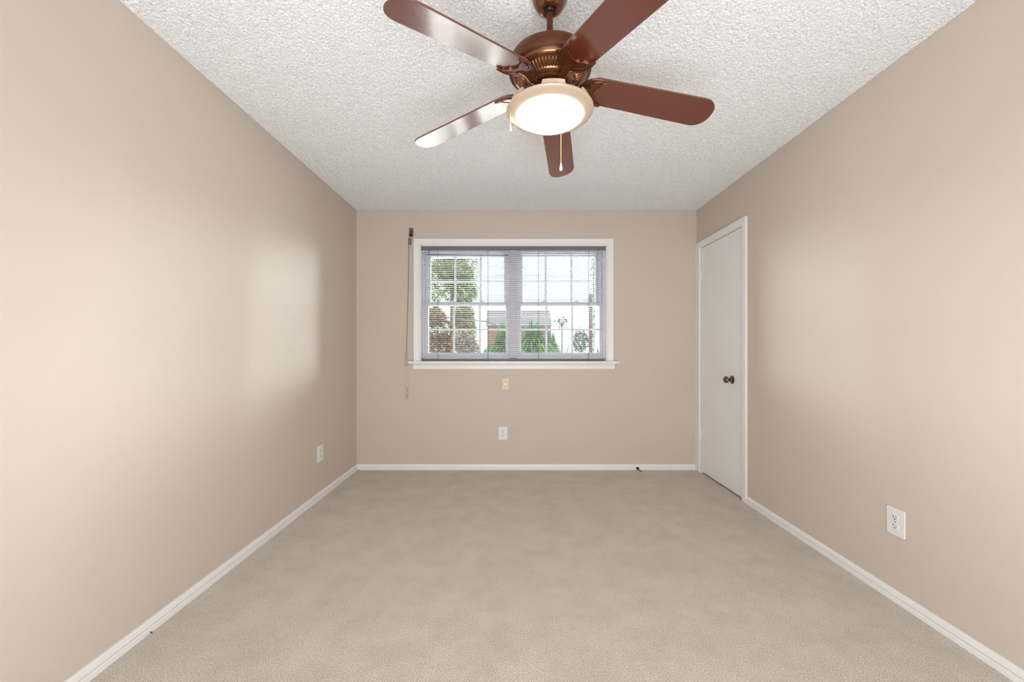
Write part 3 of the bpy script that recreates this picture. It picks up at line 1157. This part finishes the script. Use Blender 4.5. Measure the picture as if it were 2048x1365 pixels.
# shrubs, lower left: bare stems carrying the foliage
sy = 8.6
x1 = PX(880, sy)
bush('brown_shrub', 'brown leafed shrub behind the lower left window panes', 'shrub',
     [(x1, sy, PZ(662, sy), 0.34, 0.25, 0.36), (x1 - .12, sy, PZ(634, sy), 0.26, 0.25, 0.22), (x1 + .02, sy, PZ(692, sy), 0.34, 0.25, 0.24)], 3000, 0.024, M['brown_leaf'],
     [([(x1, sy, GZ), (x1 - .02, sy, 0.5), (x1, sy, 1.4)], [0.02, 0.015, 0.006]), ([(x1 + .02, sy, GZ), (x1 + .1, sy, 0.5), (x1 + .14, sy, 1.3)], [0.02, 0.012, 0.006])], seed=5)
y2 = 7.4
x2 = PX(930, y2)
bush('brown_shrub', 'greyish brown shrub right of the brown leafed one, in front of the olive bush', 'shrub',
     [(x2, y2, PZ(685, y2), 0.23, 0.2, 0.22), (x2 + 0.05, y2, PZ(700, y2), 0.24, 0.2, 0.20)], 3000, 0.021, M['pebble_leaf'],
     [([(x2, y2, GZ), (x2 - .02, y2, 0.5), (x2, y2, 1.2)], [0.02, 0.015, 0.006])], seed=6)
y3 = 10.0
x3 = PX(927, y3)
bush('olive_bush', 'yellow green bush above the brown shrubs behind the left window', 'shrub',
     [(x3, y3, PZ(632, y3), 0.28, 0.3, 0.32), (x3 + .03, y3, PZ(655, y3), 0.30, 0.3, 0.35)], 3000, 0.030, M['olive_leaf'],
     [([(x3, y3, GZ), (x3, y3, 0.8), (x3 + .02, y3, 1.9)], [0.03, 0.02, 0.008])], seed=8)
y4 = 8.4
x4 = PX(1161, y4)
bush('grey_shrub', 'small greyish shrub beside the post behind the lower right panes', 'shrub',
     [(x4, y4, PZ(683, y4), 0.19, 0.2, 0.26)], 2200, 0.018, M['grey_leaf'],
     [([(x4, y4, GZ), (x4, y4, 0.5), (x4 + .02, y4, 1.3)], [0.015, 0.01, 0.005])], seed=9)
# young sapling
y5 = 7.6
x5 = PX(1124, y5)
zc = PZ(646, y5)
bush('bare_sapling', 'thin sapling with a sparse crown behind the lower right panes', 'sapling',
     [(x5, y5, zc, 0.16, 0.14, 0.11)], 110, 0.027, M['grey_leaf'],
     [([(x5 + .01, y5, GZ), (x5, y5, 0.7), (x5, y5, zc)], [0.018, 0.015, 0.011])]
     + [([(x5, y5, zc - 0.05), (x5 + dx * .5, y5, zc + dz * .4), (x5 + dx, y5, zc + dz)], [0.007, 0.005, 0.002]) for dx, dz in ((-.16, .05), (-.08, .12), (.02, .14), (.10, .11), (.16, .04))]
     + [([(x5, y5, 0.85), (x5 + dx, y5, 1.15), (x5 + 1.5 * dx, y5, 1.38)], [0.011, 0.008, 0.004]) for dx in (-.1, .12)], seed=10)


# strappy spiky plants
def spiky(label, x, y, ztop, spread, n, seed, h0=0.7):
    rnd = random.Random(seed)
    t = thing('strap_leaf_plant', label, 'plant', (x, y, GZ), group='spiky green plants in the garden bed')
    b = B()
    for _ in range(n):
        az = rnd.uniform(0, 2 * PI)
        k = rnd.uniform(0.1, 1.0)
        base = Vector((0.05 * math.cos(az), 0.05 * math.sin(az), rnd.uniform(0.85, 1.0) * h0))
        L = (ztop - GZ - base.z) * rnd.uniform(0.8, 1.25)
        out = Vector((math.cos(az), math.sin(az), 0)) * spread * k
        side = Vector((-math.sin(az), math.cos(az), 0)) * 0.8 + Vector((rnd.uniform(-.5, .5), rnd.uniform(-.5, .5), 0))
        prev = None
        N = 8
        for j in range(N + 1):
            s = j / N
            p = base + out * (s ** 1.2) + Vector((0, 0, L * (1.5 * s - (0.5 + 0.9 * k) * s * s)))
            ww = 0.017 * (1 - s) ** 0.5 + 0.001
            a = b.verts.new(p - side * ww)
            c = b.verts.new(p + side * ww)
            if prev:
                b.faces.new((prev[0], prev[1], c, a))
            prev = (a, c)
    obj('leaves', b, M['blade_leaf'], t)
    b = B()
    tube(b, [(0, 0, 0), (0.01, 0, h0 * 0.5), (0, 0, h0)], [0.05, 0.045, 0.03], 8)
    obj('stem', b, M['bark'], t)
    return t


sp = spiky('spiky green plant behind the lower right window panes', PX(1066, 8.2), 8.2, PZ(645, 8.2), 0.66, 760, 21, 1.05)
mid = spiky('spiky green plant partly behind the central window post', PX(1008, 6.8), 6.8, PZ(650, 6.8), 0.44, 460, 22, 1.05)
spiky('low spiky plant tinged yellow left of the sapling', PX(1101, 9.6), 9.6, PZ(664, 9.6), 0.50, 320, 23, 1.0)
# dark dead stalk leaning out of the plant behind the central post
b = B()
P0 = Vector((PX(1008, 6.8), 6.8, GZ))
tube(b, [Vector((PX(u, 6.8), 6.8 - 0.01 * k, PZ(v, 6.8))) - P0 for k, (u, v) in enumerate(((912, 638), (930, 640), (955, 642), (975, 643.5), (990, 650), (1000, 656), (1006, 690), (1008, 720)))], [0.007, 0.010, 0.012, 0.014, 0.012, 0.012, 0.013, 0.015], 8)
o = obj('dead_stalk', b, M['bark'], mid, smooth=True)
o['label'] = 'dark bare stalk leaning out to the left'
# post with climbing vine
py = 8.6
b = B()
xp = PX(1181.5, py)
box(b, -0.036, 0.036, -0.036, 0.036, 0, PZ(588, py) - GZ)
o = obj('garden_post', b, M['post'], bevel=0.004)
o.location = (xp, py, GZ)
o['label'] = 'slim weathered post behind the right window panes'; o['category'] = 'post'
rnd = random.Random(31)
t = thing('climbing_vine', 'dark leafy vine climbing beside the slim post', 'vine', (PX(1190, py), py + 0.1, GZ))
b = B()
zt = PZ(505, py) - GZ
pts = [(0.01 * math.sin(k), 0, zt * k / 14) for k in range(15)]
tube(b, pts, 0.008, 6)
obj('stem', b, M['bark'], t)
b = B()
for k in range(330):
    q = rnd.uniform(0, 1)
    leaves(b, rnd, (rnd.gauss(-0.01, 0.022), rnd.gauss(0, 0.03), zt * q), (0.01, 0.01, 0.01), 1, 0.022)
for k in range(60):
    q = rnd.uniform(0.72, 1)
    leaves(b, rnd, (rnd.gauss(-0.05, 0.03), rnd.gauss(0, 0.03), zt * q), (0.01, 0.01, 0.01), 1, 0.022)
obj('leaves', b, M['vine_leaf'], t)

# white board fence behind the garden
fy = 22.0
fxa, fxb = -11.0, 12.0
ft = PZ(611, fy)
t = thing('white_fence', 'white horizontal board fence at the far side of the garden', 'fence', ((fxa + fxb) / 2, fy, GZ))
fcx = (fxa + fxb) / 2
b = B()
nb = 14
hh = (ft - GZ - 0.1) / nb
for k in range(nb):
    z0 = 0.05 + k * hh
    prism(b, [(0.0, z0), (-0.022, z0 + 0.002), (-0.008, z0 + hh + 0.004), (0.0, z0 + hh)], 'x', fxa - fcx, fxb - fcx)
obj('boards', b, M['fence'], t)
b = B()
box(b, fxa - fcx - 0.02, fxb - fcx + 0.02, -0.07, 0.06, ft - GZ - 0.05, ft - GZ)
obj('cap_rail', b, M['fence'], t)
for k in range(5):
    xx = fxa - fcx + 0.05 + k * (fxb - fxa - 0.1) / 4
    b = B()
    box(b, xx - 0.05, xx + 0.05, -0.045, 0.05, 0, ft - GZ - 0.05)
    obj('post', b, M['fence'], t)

# low shed with shingled roof in front of the fence
hy = 12.2
sa, sb = PX(972, hy), PX(1103, hy)
t = thing('garden_shed', 'low shed with a grey shingled roof in front of the white fence', 'shed', ((sa + sb) / 2, hy, GZ))
scx = (sa + sb) / 2
rt, rb = PZ(620.5, hy + 0.6) - GZ, PZ(652, hy) - GZ
b = B()
n = 9
for k in range(n):
    f0, f1 = k / n, (k + 1) / n
    ya, yb = -0.12 + 0.72 * f0, -0.12 + 0.72 * f1
    za, zb = rb + (rt - rb) * f0, rb + (rt - rb) * f1
    prism(b, [(ya, za + 0.012), (yb + 0.01, zb + 0.0), (yb + 0.01, zb - 0.03), (ya, za - 0.02)], 'x', sa - scx, sb - scx)
obj('roof', b, M['shingle'], t)
b = B()
prism(b, [(0, 0), (0.58, 0), (0.58, rt - 0.06), (0, rb - 0.0)], 'x', sa - scx + 0.04, sb - scx - 0.02)
obj('brick_wall', b, M['brick'], t)
